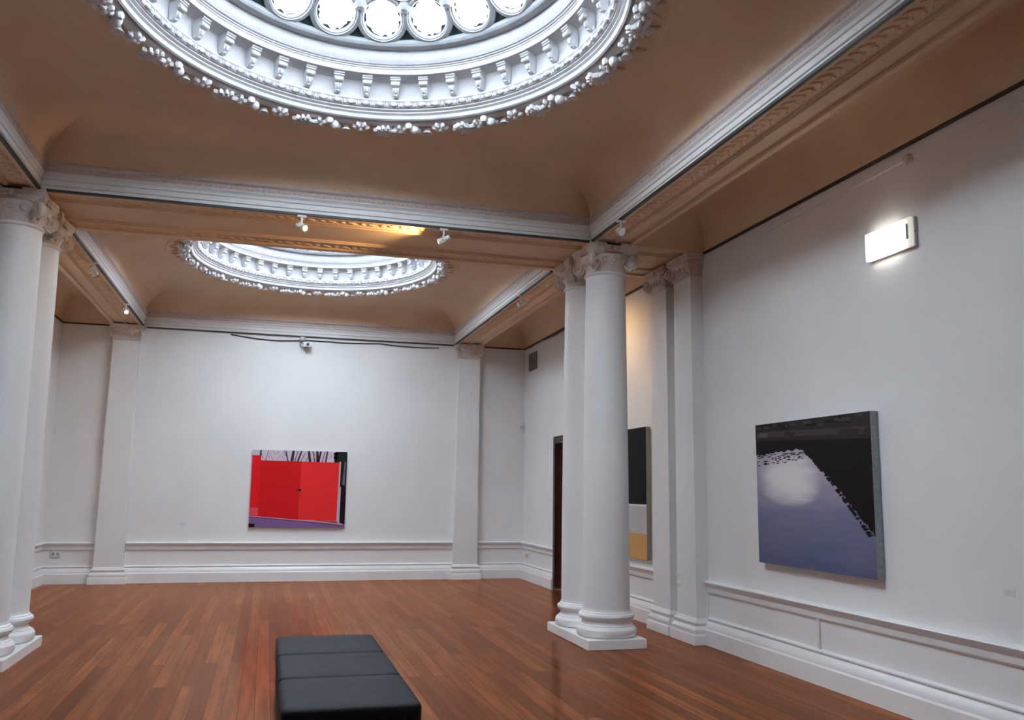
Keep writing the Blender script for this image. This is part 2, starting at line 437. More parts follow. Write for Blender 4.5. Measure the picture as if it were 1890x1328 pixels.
def flower_mesh(r=.052, petals=6):
    mb = MB()
    for i in range(petals):
        a = 2 * pi * i / petals
        mb.ball((r * .62 * cos(a), r * .62 * sin(a), -.022), (r * .42, r * .28, .020), 8, 5, Matrix.Rotation(a, 3, 'Z') @ Matrix.Rotation(-.45, 3, 'Y'))
    mb.ball((0, 0, -.034), (r * .28, r * .28, .018), 8, 5); mb.lathe([(r * .8, 0), (r * .7, -.018), (.001, -.022)], n=12)
    return mb
def leaf_mesh():
    # acanthus fan, x = along the garland
    mb = MB()
    for i in range(7):
        a = -1.15 + 2.3 * i / 6
        ln = .082 - .018 * abs(i - 3) / 3
        for q in range(3):
            t = (q + .6) / 3
            mb.ball((-.06 + ln * 1.3 * t * cos(a), ln * 1.1 * t * sin(a) + 0, -.018 - .022 * sin(pi * t * .8)), (.030 - .006 * q, .011, .017), 6, 4, Matrix.Rotation(a, 3, 'Z'))
    for sy in (-1, 1):
        mb.tube([(-.13, sy * .012, -.01), (-.09, sy * .02, -.035), (-.04, sy * .012, -.04)], [.008, .014, .010], 6)
    return mb
def bud_mesh():
    mb = MB()
    mb.ball((0, 0, -.03), (.028, .026, .030), 10, 6)
    mb.ball((.032, .030, -.022), (.022, .018, .022), 8, 5); mb.ball((-.025, -.032, -.024), (.020, .024, .020), 8, 5); mb.ball((.012, -.036, -.018), (.018, .014, .018), 6, 4)
    return mb
def bell_mesh():
    mb = MB()
    mb.lathe([(.010, 0), (.018, -.01), (.022, -.030), (.034, -.052), (.028, -.050), (.014, -.03), (.001, -.025)], n=14)
    mb.ball((.036, 0, -.012), (.030, .012, .014), 6, 4)
    return mb

TH0 = math.radians(46); RD = 1.45 / sin(TH0)
def tracery(cy, z):
    """glazed saucer dome of touching round lights, every circle lying on the sphere"""
    mb = MB(); gl = MB(); dm = MB()
    zc = z - RD * cos(TH0)
    def D(th, ph): return Vector((sin(th) * cos(ph), sin(th) * sin(ph), cos(th)))
    def W(d, r): return (CX + d.x * r, cy + d.y * r * EL, zc + d.z * r)
    n = 20
    rho = lambda th: math.asin(sin(th) * sin(pi / n))
    th = TH0
    for _ in range(60): th = TH0 - .014 - rho(th)
    rows = []; ph = pi / n
    while len(rows) < 12:
        r_ = rho(th)
        if r_ < .018: break
        rows.append((th, r_, ph))
        lo, hi = 0.001, th
        for _ in range(50):
            t2 = (lo + hi) / 2
            ang = math.acos(max(-1, min(1, D(th, 0).dot(D(t2, pi / n)))))
            if ang > rho(th) + rho(t2): lo = t2
            else: hi = t2
        th = (lo + hi) / 2; ph += pi / n
    def circ(c, r, k):
        e1 = c.cross(Vector((0, 0, 1))).normalized(); e2 = c.cross(e1)
        return [(c * cos(r) + (e1 * cos(2 * pi * j / k) + e2 * sin(2 * pi * j / k)) * sin(r)) for j in range(k)]
    rnd = random.Random(3)
    for ri, (th, r_, ph) in enumerate(rows):
        w = r_ * .17 + .004; k = 32 if ri < 4 else 20
        for i in range(n):
            c = D(th, ph + 2 * pi * i / n)
            prof = [(r_ + .011, RD + .035), (r_ + .010, RD + .002), (r_ + .002, RD - .004), (r_ - w * .12, RD - .014), (r_ - w * .35, RD - .018), (r_ - w * .42, RD - .008), (r_ - w * .75, RD - .008), (r_ - w, RD + .004), (r_ - w, RD + .035)]
            mb.loft([[W(p, rad) for p in circ(c, pr, k)] for pr, rad in prof], True)
            # web in the three-cornered gaps beside each round
            if ri + 1 < len(rows):
                g = D(th, ph + 2 * pi * i / n) + D(th, ph + 2 * pi * (i + 1) / n); g.normalize()
                g2 = (g * 2 + D(rows[ri + 1][0], rows[ri + 1][2] + 2 * pi * i / n)).normalized()
                mb.ball(W(g2, RD + .012), r_ * .32 * RD, 8, 5)
            if ri > 0:
                g = D(th, ph + 2 * pi * i / n) + D(th, ph + 2 * pi * (i + 1) / n); g.normalize()
                g2 = (g * 2 + D(rows[ri - 1][0], rows[ri - 1][2] + 2 * pi * (i + 1) / n)).normalized()
                mb.ball(W(g2, RD + .012), r_ * .34 * RD, 8, 5)
            if ri < 4:   # ragged grime along the rim of the round
                inn = []; ou = []; wi = r_ - w
                for q in range(40):
                    k2 = .002 + rnd.random() * .006 + (.012 * rnd.random() if rnd.random() > .5 else 0)
                    inn.append(wi + .002 - k2); ou.append(wi + .01)
                cc = [circ(c, inn[q], 40)[q] for q in range(40)]; co_ = circ(c, ou[0], 40)
                dm.loft([[W(p, RD + .030) for p in cc], [W(p, RD + .030) for p in co_]], True)
    # dark spandrels between the outer row and the frame
    th, r_, ph = rows[0]
    for i in range(n):
        a0 = ph + 2 * pi * i / n; A = D(th, a0); B = D(th, a0 + 2 * pi / n); mid = (A + B).normalized()
        am = a0 + pi / n
        for q in range(8):
            def at(q):
                t = math.acos(mid.z) + (TH0 - math.acos(mid.z)) * q / 8
                # widest opening between the two circles at this latitude
                lo, hi = 0, pi / n
                for _ in range(24):
                    m_ = (lo + hi) / 2
                    if math.acos(min(1, D(t, am + m_).dot(B))) < r_ + .009: hi = m_
                    else: lo = m_
                return t, lo
            t0, w0 = at(q); t1, w1 = at(q + 1)
            dm.add([W(D(t0, am - w0), RD + .028), W(D(t0, am + w0), RD + .028), W(D(t1, am + w1), RD + .028), W(D(t1, am - w1), RD + .028)], [(0, 1, 2, 3)])
    mb.lathe([(1.520, z + .06), (1.515, z - .002), (1.46, z - .006), (1.440, z - .006), (1.425, z + .010), (1.420, z + .025), (1.425, z + .05)], CX, cy, 96, EL)
    tl = rows[-1][0] - rows[-1][1]
    mb.loft([[W(D(tl * f_, 2 * pi * j / 24), RD + dz) for j in range(24)] for f_, dz in ((1.05, .03), (1.0, -.01), (.6, -.03), (.05, -.04))], True, True)
    gl.loft([[W(D(TH0 * q / 16 + .002, 2 * pi * j / 64), RD + .034) for j in range(64)] for q in range(17)], True)
    return mb, dm, gl

first = {}
for bi, (y0, y1) in enumerate(BAYS[:2]):
    cy = (y0 + y1) / 2
    if bi == 0:
        mb = MB(); mb.lathe(RINGP, 0, 0, 144, EL); mb.lathe(RINGP2, 0, 0, 144, EL)
        ring = mb.build('trim_%d' % k, PLAS, ang=28, loc=(CX, cy, 0)); struct(ring); k += 1
        eb = egg_band(0); 
        eb.v = [(x - CX, y, z) for x, y, z in eb.v]
        eb.build('egg_and_dart_band', PLAS, ring)
        # consoles
        cm = console_mesh().build('bracket', PLAS, ring)
        nb = 40
        for i in range(nb):
            a = 2 * pi * (i + .5) / nb
            c = cm if i == 0 else cm.copy()
            if i: COL.objects.link(c)
            rr = 1.712
            c.parent = ring
            nx, ny = -cos(a) , -sin(a) / EL
            c.location = (rr * cos(a), rr * EL * sin(a), 5.300); c.rotation_euler = (0, 0, math.atan2(ny, nx)); c.scale = (1, 1, 1)
        # garland
        gm = MB()
        ng = 180
        gm.loft([[( (1.865 + dr) * cos(2 * pi * j / ng), (1.865 + dr) * EL * sin(2 * pi * j / ng), zz + .006 * sin(j * 1.7)) for j in range(ng)]
                 for dr, zz in ((-.045, ZT), (-.04, ZT - .02), (0, ZT - .032), (.045, ZT - .02), (.06, ZT + .003))], True)
        gar = gm.build('garland', ORN, ring)
        kinds = [('acanthus_leaf', leaf_mesh()), ('flower', flower_mesh()), ('bellflower', bell_mesh()), ('bud_cluster', bud_mesh()), ('flower', flower_mesh(.045, 5))]
        protos = [m.build(nm, ORN, gar) for nm, m in kinds]
        per = 16
        offs = [(-.27, 0.01), (-.10, 0.0), (0.02, .045), (.12, -.01), (.235, .01)]
        lens = 2 * pi * 1.9 / per
        for i in range(per):
            for q, (of, rad) in enumerate(offs):
                a = 2 * pi * i / per + of / lens * 1.12 * (2 * pi / per)
                o = protos[q] if i == 0 else protos[q].copy()
                if i: COL.objects.link(o)
                o.parent = gar
                rr = 1.888 + rad
                o.location = (rr * cos(a), rr * EL * sin(a), ZT - .012)
                o.rotation_euler = (0, 0, a + pi / 2 + (.2 * random.random()))
                sc = (1.55, 1.55, 1.35, 1.6, 1.6)[q]; o.scale = (sc, sc, sc * .95)
        # leafy crescents on the ceiling at the two long sides
        for sd in (0, pi):
            cmz = MB(); m = 24; A = []; B = []; C2 = []
            for j in range(m + 1):
                t = sd + (-.42 + .84 * j / m); w = .22 * cos((j / m - .5) * pi) ** .6
                A.append((1.90 * cos(t), 1.90 * EL * sin(t), ZT - .004)); B.append(((1.91 + w) * cos(t), (1.91 + w) * EL * sin(t), ZT - .020)); C2.append(((1.93 + w) * cos(t), (1.93 + w) * EL * sin(t), ZT + .002))
            cmz.loft([A, B, C2], False)
            for j in range(1, 10):
                t = sd + (-.38 + .76 * j / 10); w = .19 * cos((j / 10 - .5) * pi) ** .6
                cmz.ball(((1.92 + w * .5) * cos(t), (1.92 + w * .5) * EL * sin(t), ZT - .02), (.07, .022, .02), 6, 4, Matrix.Rotation(t + .5 * (-1) ** j, 3, 'Z'))
            cmz.build('leaf_crescent', CEIL, ring)
        first['ring'] = ring
    else:
        r2 = copy_tree(first['ring']); r2.location = (CX, cy, 0); r2.name = 'trim_%d' % k; k += 1
    tm, dm, gm = tracery(cy, 5.505)
    sk = struct(tm.build('window_%d' % (bi + 1), FRAME))
    dm.build('grimy_pane_edge', DIRT, sk, smooth=False)
    gm.build('pane', GLASS, sk, smooth=False)

# ---------------------------------------------------------------- columns and pilasters
def volute(mb, c, ax, u, r=.095, th=.055):
    """spiral scroll disc at c; ax = disc axis, u = outward direction in its plane"""
    c = Vector(c); ax = Vector(ax).normalized(); u = Vector(u).normalized(); w = ax.cross(u)
    pts = [c - ax * th / 2, c - ax * th * .35, c + ax * th * .35, c + ax * th / 2]
    mb.tube(pts, [r * .72, r * .86, r * .86, r * .72], 18)
    for sgn in (-1, 1):
        sp = []; rs = []
        for i in range(30):
            t = i / 29; a = pi * .5 + t * 2 * pi * 1.8
            rr = r * (1 - .78 * t)
            sp.append(c + ax * sgn * th * .46 + (u * cos(a) + w * sin(a)) * rr); rs.append(r * .14 * (1 - .5 * t))
        mb.tube(sp, rs, 6)
        mb.ball(c + ax * sgn * th * .5, r * .20, 8, 5)

def column_thing(x, y, label, group):
    t = empty('column', (x, y, .10)); tag(t, label, 'column', group)
    z0 = -.10
    mb = MB(); mb.lathe([(.001, .0), (.296, .0), (.312, .014), (.322, .045), (.318, .080), (.300, .104), (.282, .110), (.282, .118), (.268, .128), (.260, .150), (.263, .168), (.280, .178),
                         (.280, .184), (.292, .192), (.299, .212), (.292, .232), (.276, .242), (.270, .244), (.270, .252), (.258, .262), (.252, .285), (.2515, .29)], n=56)
    mb.build('base', GLOSS, t, ang=30)
    mb = MB(); pr = []
    for i in range(13):
        q = i / 12; pr.append((.2515 - .030 * q ** 1.6, .285 + (3.87 - .285) * q))
    pr += [(.2215, 3.885), (.236, 3.892), (.240, 3.905), (.236, 3.918), (.226, 3.922)]
    mb.lathe(pr, n=56); mb.build('shaft', WALL, t, ang=30)
    # capital
    cap = MB()
    cap.lathe([(.222, 3.92), (.226, 3.985), (.238, 4.00), (.272, 4.045), (.290, 4.085), (.285, 4.11), (.250, 4.12), (.001, 4.12)], n=40)
    for i in range(16):
        a = 2 * pi * i / 16; cap.ball((.268 * cos(a), .268 * sin(a), 4.05), (.022, .032, .036), 8, 5, Matrix.Rotation(a, 3, 'Z'))
    # abacus with hollow sides
    def ab(s, z):
        pts = []
        for kq in range(4):
            a0 = pi / 4 + kq * pi / 2
            for j in range(8):
                q = j / 8; p0 = Vector((cos(a0), sin(a0))); p1 = Vector((cos(a0 + pi / 2), sin(a0 + pi / 2)))
                p = p0.lerp(p1, q) * s * sqrt(2) * (1 - .16 * sin(pi * q))
                if j == 0: p = p * .94
                pts.append((p.x, p.y, z))
        return pts
    cap.loft([ab(.270, 4.110), ab(.285, 4.125), ab(.298, 4.160), ab(.305, 4.170), ab(.305, 4.232)], True, True)
    for kq in range(4):
        a = kq * pi / 2
        cap.ball((.262 * cos(a), .262 * sin(a), 4.175), (.030, .036, .040), 8, 5, Matrix.Rotation(a, 3, 'Z'))
        for sd in (-1, 1):   # festoon between the scrolls
            cap.ball((.275 * cos(a + sd * .22), .275 * sin(a + sd * .22), 4.15), (.016, .045, .018), 6, 4, Matrix.Rotation(a, 3, 'Z'))
    co = cap.build('capital', CAPM, t, ang=40)
    for kq in range(4):
        a = pi / 4 + kq * pi / 2; d = Vector((cos(a), sin(a), 0)); ax = Vector((-sin(a), cos(a), 0))
        vm = MB(); volute(vm, d * .325 + Vector((0, 0, 4.035)), ax, d, .092, .06)
        vm.prism([d * .22 + Vector((0, 0, 4.07)) - ax * .022, d * .36 + Vector((0, 0, 4.10)) - ax * .022, d * .39 + Vector((0, 0, 4.13)) - ax * .022, d * .2 + Vector((0, 0, 4.13)) - ax * .022], ax * .044)
        vm.build('volute', CAPM, co)
    return t
PLY0, PLY1 = 8.66, 10.02
for cx, side in ((CXR, 'right'), (CXL, 'left')):
    mb = MB(); mb.box(cx - .325, cx + .325, PLY0, PLY1, 0, .10, .006)
    # move origin to the slab base
    o = mb.build('column_plinth', GLOSS, smooth=False)
    tag(o, 'low white rectangular slab under the pair of columns ' + ('in front of the dark doorway' if side == 'right' else 'at the left edge of the photo'), 'plinth')
column_thing(CXR, 8.985, 'thick round white column, the nearer of the pair in front of the doorway, overlapping its twin', 'paired white columns')
column_thing(CXR, 9.695, 'round white column half hidden behind the nearer column, beside the dark doorway', 'paired white columns')
column_thing(CXL, 8.985, 'round white column cut by the left edge of the photo', 'paired white columns')
column_thing(CXL, 9.695, 'round white column peeping out behind the column at the left edge of the photo', 'paired white columns')

def pilaster(c, nrm, w, depth, label, group, base_ext=None):
    """c = point on wall at floor (x, y); nrm = outward wall normal; built in local frame x along wall, -y outward"""
    ang = math.atan2(nrm[1], nrm[0]) + pi / 2
    t = empty('pilaster', (c[0] + nrm[0] * .002, c[1] + nrm[1] * .002, 0), ang); tag(t, label, 'pilaster', group)
    h = w / 2
    e0, e1 = base_ext or (.065, .065)
    def rp(s, z, k=1):
        return [(-h - min(s, e0) , 0, z), (-h - min(s, e0), -depth - s, z), (h + min(s, e1), -depth - s, z), (h + min(s, e1), 0, z)]
    mb = MB(); mb.loft([rp(s, z) for s, z in ((.065, 0), (.065, .085), (.060, .10), (.048, .108), (.052, .125), (.052, .150), (.040, .172), (.024, .182), (.022, .196), (.030, .205), (.036, .222), (.030, .238), (.016, .245), (.010, .262), (0, .27))], True, True)
    mb.build('base', GLOSS, t, ang=25)
    mb = MB(); tp = .92
    mb.loft([rp(0, .268), [(-h * 1, 0, .5), (-h, -depth, .5), (h, -depth, .5), (h, 0, .5)], [(-h * tp, 0, 4.12), (-h * tp, -depth, 4.12), (h * tp, -depth, 4.12), (h * tp, 0, 4.12)]], True, True)
    mb.build('shaft', WALL, t, smooth=False)
    cap = MB(); a = h * tp
    cap.loft([[(-a - s, 0, z), (-a - s, -depth - s, z), (a + s, -depth - s, z), (a + s, 0, z)] for s, z in ((.0, 4.06), (.012, 4.065), (.012, 4.085), (.0, 4.09), (.004, 4.13), (.03, 4.19), (.045, 4.235), (.045, 4.262), (.062, 4.272), (.062, 4.330), (0, 4.332))], True, True)
    for i in range(5): cap.ball(((i - 2) * a * .42, -depth - .028, 4.165), (.030, .020, .034), 8, 5)
    cap.ball((0, -depth - .06, 4.285), (.042, .022, .045), 8, 5); cap.ball((-.05, -depth - .05, 4.27), (.03, .015, .02), 6, 4); cap.ball((.05, -depth - .05, 4.27), (.03, .015, .02), 6, 4)
    co = cap.build('capital', CAPM, t)
    for sx in (-1, 1):
        vm = MB(); d = Vector((sx, -1, 0)).normalized(); ax = Vector((1, sx, 0)).normalized()
        volute(vm, Vector((sx * (a + .005), -depth - .02, 4.17)) + d * .02, ax, d, .078, .05)
        vm.build('volute', CAPM, co)
    return t
pilaster((-2.445, YB), (0, -1), .45, .12, 'flat white pilaster on the far wall left of the red painting', 'flat wall pilasters')
pilaster((3.575, YB), (0, -1), .44, .12, 'flat white pilaster on the far wall right of the red painting', 'flat wall pilasters')
pilaster((XR, 9.04), (-1, 0), .46, PSH, 'nearer flat white pilaster of the pair on the right-hand wall', 'flat wall pilasters', (.09, .065))
pilaster((XR, 9.68), (-1, 0), .46, PSH, 'farther flat white pilaster of the right wall pair, next to the black and ochre painting', 'flat wall pilasters', (.065, .09))

# ---------------------------------------------------------------- rails, tracks and cables
def rail_box(name, x0, x1, y0, y1, z0, z1, label, cat, mat_=RAIL, group=None):
    mb = MB(); mb.box(x0, x1, y0, y1, z0, z1); o = mb.build(name, mat_, smooth=False); tag(o, label, cat, group); return o
TG = None
rail_box('lighting_track', BLI + .03, BRI - .03, 8.728, 8.759, H - .016, H + .006, 'dark lighting track along the near edge of the cross beam between the two column pairs', 'lighting track', group='lighting tracks under the beams')
rail_box('lighting_track', BRI - .031, BRI - .001, 2.85, 8.73, H - .016, H + .006, 'dark lighting track running from the right-hand columns up to the top right', 'lighting track', group='lighting tracks under the beams')
rail_box('lighting_track', BLI + .001, BLI + .031, 2.85, 8.73, H - .016, H + .006, 'short dark lighting track at the far left under the near bay cornice', 'lighting track', group='lighting tracks under the beams')
rail_box('lighting_track', BRI - .031, BRI - .001, 10.13, YB - .08, H - .016, H + .006, 'dark lighting track in the far bay on the right-hand beam', 'lighting track', group='lighting tracks under the beams')
rail_box('lighting_track', BLI + .001, BLI + .031, 10.13, YB - .08, H - .016, H + .006, 'dark lighting track in the far bay on the left-hand beam carrying a lit spotlight', 'lighting track', group='lighting tracks under the beams')

def wrail(idx, segs):
    mb = MB()
    for p0, p1, nrm in segs:
        run_prof(mb, [(0.001, H - .026), (.030, H - .026), (.030, H - .004), (.001, H - .004)], p0, p1, nrm)
    struct(mb.build('trim_%d' % idx, RAIL, smooth=False))
wrail(k, [((XL, YB), (-2.74, YB), (0, -1)), ((-2.15, YB), (3.29, YB), (0, -1)), ((3.87, YB), (XR, YB), (0, -1))]); k += 1
wrail(k, [((XR, YF), (XR, 8.74), (-1, 0)), ((XR, 9.98), (XR, YB), (-1, 0))]); k += 1
wrail(k, [((XL, YF), (XL, YB), (1, 0))]); k += 1
# aisle edge of the cross beam
rail_box('cable_trunking', BRI + .06, BRO + .05, 8.722, 8.757, H - .022, H + .004, 'short dark cable run on top of the near right-hand column capital', 'cable')
rail_box('cable_trunking', XL + .02, BLI - .02, 8.722, 8.757, H - .022, H + .004, 'dark cable run above the capital at the left edge of the photo', 'cable')
mb = MB(); pts = []
for i in range(50):
    q = i / 49; pts.append((-0.75 + 3.75 * q, YB - .018, H - .05 - .035 * sin(pi * min(1, q * 2.2)) * (q < .45) - .028 * abs(sin(q * 9)) - .02 * q))
mb.tube(pts, .009, 6); tag(mb.build('cable', BLACK), 'loose black cable sagging along the top of the far wall', 'cable')
mb = MB(); mb.tube([(XR - .05, 11.6 + .4 * i, H - .05 - .012 * sin(i * 1.3)) for i in range(11)], .012, 6)
tag(mb.build('cable', BLACK), 'black cable along the top of the right wall above the doorway', 'cable')
# thin picture moulding below the rail on the near right wall
mb = MB(); run_prof(mb, [(0, H - .135), (.012, H - .13), (.012, H - .115), (0, H - .11)], (XR, YF), (XR, 8.78), (-1, 0)); struct(mb.build('trim_%d' % k, WALL)); k += 1

# ---------------------------------------------------------------- spotlights
def spotlight(loc, aim, label, lit, pwr=0, down=.12, group='track spotlights', size=1.5, blend=.6):
    """hangs from loc (track underside); aim = direction the head points"""
    t = empty('spotlight', loc); tag(t, label, 'spotlight', group)
    mb = MB(); mb.box(-.045, .045, -.016, .016, -.022, 0, .003); mb.build('track_adapter', METAL, t)
    mb = MB(); mb.tube([(0, 0, -.02), (0, 0, -down + .03)], .011, 10); mb.build('stem', METAL, t)
    d = Vector(aim).normalized(); c = Vector((0, 0, -down)) + d * .0
    side = d.cross(Vector((0, 0, 1))).normalized()
    mb = MB(); mb.tube([Vector((0, 0, -down + .035)) - side * .034, Vector((0, 0, -down + .035)) + side * .034], .008, 8)
    for s in (-1, 1):
        mb.tube([Vector((0, 0, -down + .035)) + side * .036 * s, c + side * .038 * s], .007, 8); mb.ball(c + side * .038 * s, .014, 8, 5)
    mb.build('yoke', METAL, t)
    mb = MB(); pts = [c - d * .075, c - d * .068, c - d * .02, c - d * .015, c + d * .045, c + d * .058, c + d * .060, c + d * .052]
    mb.tube(pts, [.018, .026, .028, .033, .035, .038, .034, .030], 20, caps=False)
    mb.add([c - d * .075 + (side * cos(q) + side.cross(d) * sin(q)) * .018 for q in [2 * pi * j / 20 for j in range(20)]], [tuple(range(20))])
    hd = mb.build('lamp_head', METAL, t)
    if not lit:
        mb = MB(); mb.tube([c + d * .035, c + d * .04], .032, 20); mb.build('lens', BULBOFF, hd)
        mb = MB(); mb.tube([c + d * .056, c + d * .064], [.040, .040], 20, caps=False); mb.build('rim', BLACK, hd)
    else:
        mb = MB(); mb.tube([c + d * .046, c + d * .056, c + d * .062], [.032, .030, .018], 20); mb.build('bulb', BULB, hd)
        l = bpy.data.lights.new('spot_lamp', 'SPOT'); l.energy = pwr; l.color = (1, .62, .30); l.spot_size = size; l.spot_blend = blend; l.shadow_soft_size = .03
        o = bpy.data.objects.new('spot_lamp', l); COL.objects.link(o); o.parent = t; o.location = c + d * .075
        o.rotation_euler = d.to_track_quat('-Z', 'Y').to_euler()
    return t
zt = H - .016
spotlight((.20, 8.742, zt), (.55, -.62, -.35), 'lit white spotlight hanging from the cross beam, its bulb glowing towards the viewer', True, 12)
s2 = spotlight((1.655, 8.742, zt), (-.85, .35, -.42), 'white spotlight on the cross beam pointing left, warm glow on the beam beside it', True, 5)
l = bpy.data.lights.new('backspill', 'SPOT'); l.energy = 55; l.color = (1, .66, .30); l.spot_size = 1.5; l.spot_blend = .8; l.shadow_soft_size = .02
o = bpy.data.objects.new('backspill', l); COL.objects.link(o); o.parent = s2; o.location = (-.05, .06, -.150)
o.rotation_euler = Vector((-.88, .42, .16)).to_track_quat('-Z', 'Y').to_euler()
spotlight((BRI - .016, 7.90, zt), (-.22, -.85, -.36), 'unlit white spotlight with dark-rimmed lens above the right-hand columns', False)
spotlight((BRI - .016, 11.50, zt), (-.75, -.35, -.30), 'unlit white spotlight on the right-hand beam of the far bay', False)
spotlight((BLI + .016, 11.45, zt), (.4, .6, -.55), 'unlit spotlight on the left-hand beam of the far bay, nearer the left columns', False)
spotlight((BLI + .016, 14.00, zt), (.30, -.82, -.30), 'glowing spotlight on the left-hand beam close to the far wall', True, 8)

spotlight((BRO + .03, 11.0, H - .0), (.50, .10, -.86), 'unseen spotlight added behind the right-hand columns to warm the wall, aimed at the black and ochre painting', True, 34, size=2.8, blend=1.0)  # added out of view, gives the wall behind the columns its warm tint
spotlight((BLO - .03, 10.62, H - .0), (-.25, .75, -.70), 'unseen spotlight added behind the left-hand columns to warm the wall, aimed at the far left corner', True, 40, size=2.4, blend=1.0)  # likewise added out of view, for the warm tint on the left

# ---------------------------------------------------------------- paintings
def poly(mb, pts, mi, lvl, fr):
    mb.mi = mi
    mb.add([fr(u, v, lvl) for u, v in pts], [tuple(range(len(pts)))])
def canvas(name, corner, ax, nrm, w, h, th, picture, side_mat, label, cat='painting'):
    """corner = bottom-left on the wall, ax = direction left to right; picture(mb, fr) paints u,v in 0..1"""
    ax = Vector(ax); nrm = Vector(nrm); c = Vector(corner)
    t = empty(name, c + ax * w / 2); tag(t, label, cat)
    o = -ax * w / 2
    def P(u, v, d): return o + ax * (u * w) + Vector((0, 0, v * h)) + nrm * d
    mb = MB(); r0 = [P(0, 0, .004), P(1, 0, .004), P(1, 1, .004), P(0, 1, .004)]; r1 = [P(0, 0, th), P(1, 0, th), P(1, 1, th), P(0, 1, th)]
    mb.loft([r0, r1], True, True); mb.build('stretched_edge', side_mat, t, smooth=False)
    pm = MB(); mats = picture(pm, lambda u, v, l: P(u, v, th + .0008 + l * .0005))
    pm.build('picture', mats, t, smooth=False)
    return t
def pmat(n, c, r=.5): return mat('paint_' + n, c, r, spec=.12)

def red_picture(mb, fr):
    mats = [pmat('sky', (.62, .52, .60)), pmat('red_left', (.80, .012, .018)), pmat('red_mid', (.66, .012, .014)), pmat('red_right', (.86, .030, .028)),
            pmat('bark', (.06, .03, .035)), pmat('pavement', (.22, .12, .30)), pmat('night', (.012, .006, .012)), pmat('post', (.55, .45, .50)), pmat('hedge', (.012, .022, .016)),
            pmat('pink', (.80, .08, .12)), pmat('kerb', (.62, .35, .45)), pmat('mauve', (.20, .11, .17)), pmat('thin_red', (.35, .06, .05))]
    rn = random.Random(5)
    poly(mb, [(0, 0), (1, 0), (1, 1), (0, 1)], 0, 0, fr)
    def stroke(x0, y0, x1, y1, w0, w1, mi=4, l=1):
        dx, dy = x1 - x0, y1 - y0; n = sqrt(dx * dx + dy * dy); nx, ny = -dy / n, dx / n
        poly(mb, [(x0 + nx * w0, y0 + ny * w0), (x0 - nx * w0, y0 - ny * w0), (min(1, x1 - nx * w1), min(1, y1 - ny * w1)), (min(1, x1 + nx * w1), min(1, y1 + ny * w1))], mi, l, fr)
    for x0, x1, w in ((.08, .085, .010), (.41, .425, .017), (.47, .51, .010), (.605, .585, .015), (.685, .675, .016), (.69, .715, .012), (.77, .785, .009), (.37, .345, .006), (.655, .63, .006), (.38, .325, .004), (.135, .165, .003), (.44, .47, .004), (.73, .76, .004), (.50, .56, .003), (.56, .60, .003)):
        stroke(x0, .85, x1, 1.0, w, w * .8)
    for _ in range(26):
        x = .1 + rn.random() * .75; y = .87 + rn.random() * .08; stroke(x, y, x + rn.uniform(-.05, .05), min(.998, y + rn.uniform(.03, .08)), .0018, .001)
    poly(mb, [(.86, .84), (.86, .97), (.875, .998), (1, .998), (1, .5), (.93, .5)], 8, 2, fr)
    for _ in range(14):
        x = .85 + rn.random() * .03; y = .86 + rn.random() * .11; poly(mb, [(x, y), (x + .02, y + .01), (x + .025, y + .03), (x + .005, y + .025)], 8, 2, fr)
    poly(mb, [(.935, 0.03), (1, .02), (1, .60), (.935, .60)], 6, 3, fr)
    poly(mb, [(.955, .56), (.985, .56), (.99, .86), (.975, .88)], 11, 4, fr)
    poly(mb, [(0, .14), (.09, .135), (.09, .87), (.085, .93), (0, .93)], 1, 5, fr)
    poly(mb, [(.002, .16), (.088, .15), (.088, .25), (.002, .255)], 9, 6, fr)
    poly(mb, [(.088, .14), (.505, .10), (.515, .86), (.09, .865)], 2, 6, fr)
    poly(mb, [(.505, .10), (.91, .09), (.92, .855), (.515, .86)], 3, 6, fr)
    poly(mb, [(.503, .10), (.507, .10), (.507, .45), (.503, .45)], 12, 7, fr)
    poly(mb, [(.910, .07), (.930, .06), (.935, .865), (.920, .87)], 7, 7, fr)
    poly(mb, [(.915, .06), (.942, .05), (.945, .53), (.917, .53)], 7, 8, fr)
    poly(mb, [(.485, .475), (.53, .475), (.535, .487), (.525, .496), (.485, .492)], 6, 8, fr)
    poly(mb, [(.531, .478), (.540, .478), (.540, .487), (.531, .487)], 0, 9, fr)
    poly(mb, [(0, .15), (.5, .10), (.92, .075), (1, .035), (1, 0), (0, 0)], 10, 7.2, fr)
    poly(mb, [(0, .142), (.5, .090), (.80, .062), (1, .028), (1, 0), (0, 0)], 5, 8, fr)
    poly(mb, [(.62, .100), (.91, .085), (.93, .055), (.80, .075)], 12, 8.4, fr)
    poly(mb, [(.0, .0), (.06, .0), (.06, .045), (.0, .05)], 6, 9, fr)
    poly(mb, [(0, .139), (.5, .087), (1, .024), (1, .018), (.5, .080), (0, .132)], 4, 9, fr)
    return mats
canvas('painting', (-.265, YB, .915), (1, 0, 0), (0, -1, 0), 1.64, 1.34, .04, red_picture, mat('canvas_edge', (.55, .5, .5), .7),
       'painting of a bright red gate with bare trees, hanging on the far wall')

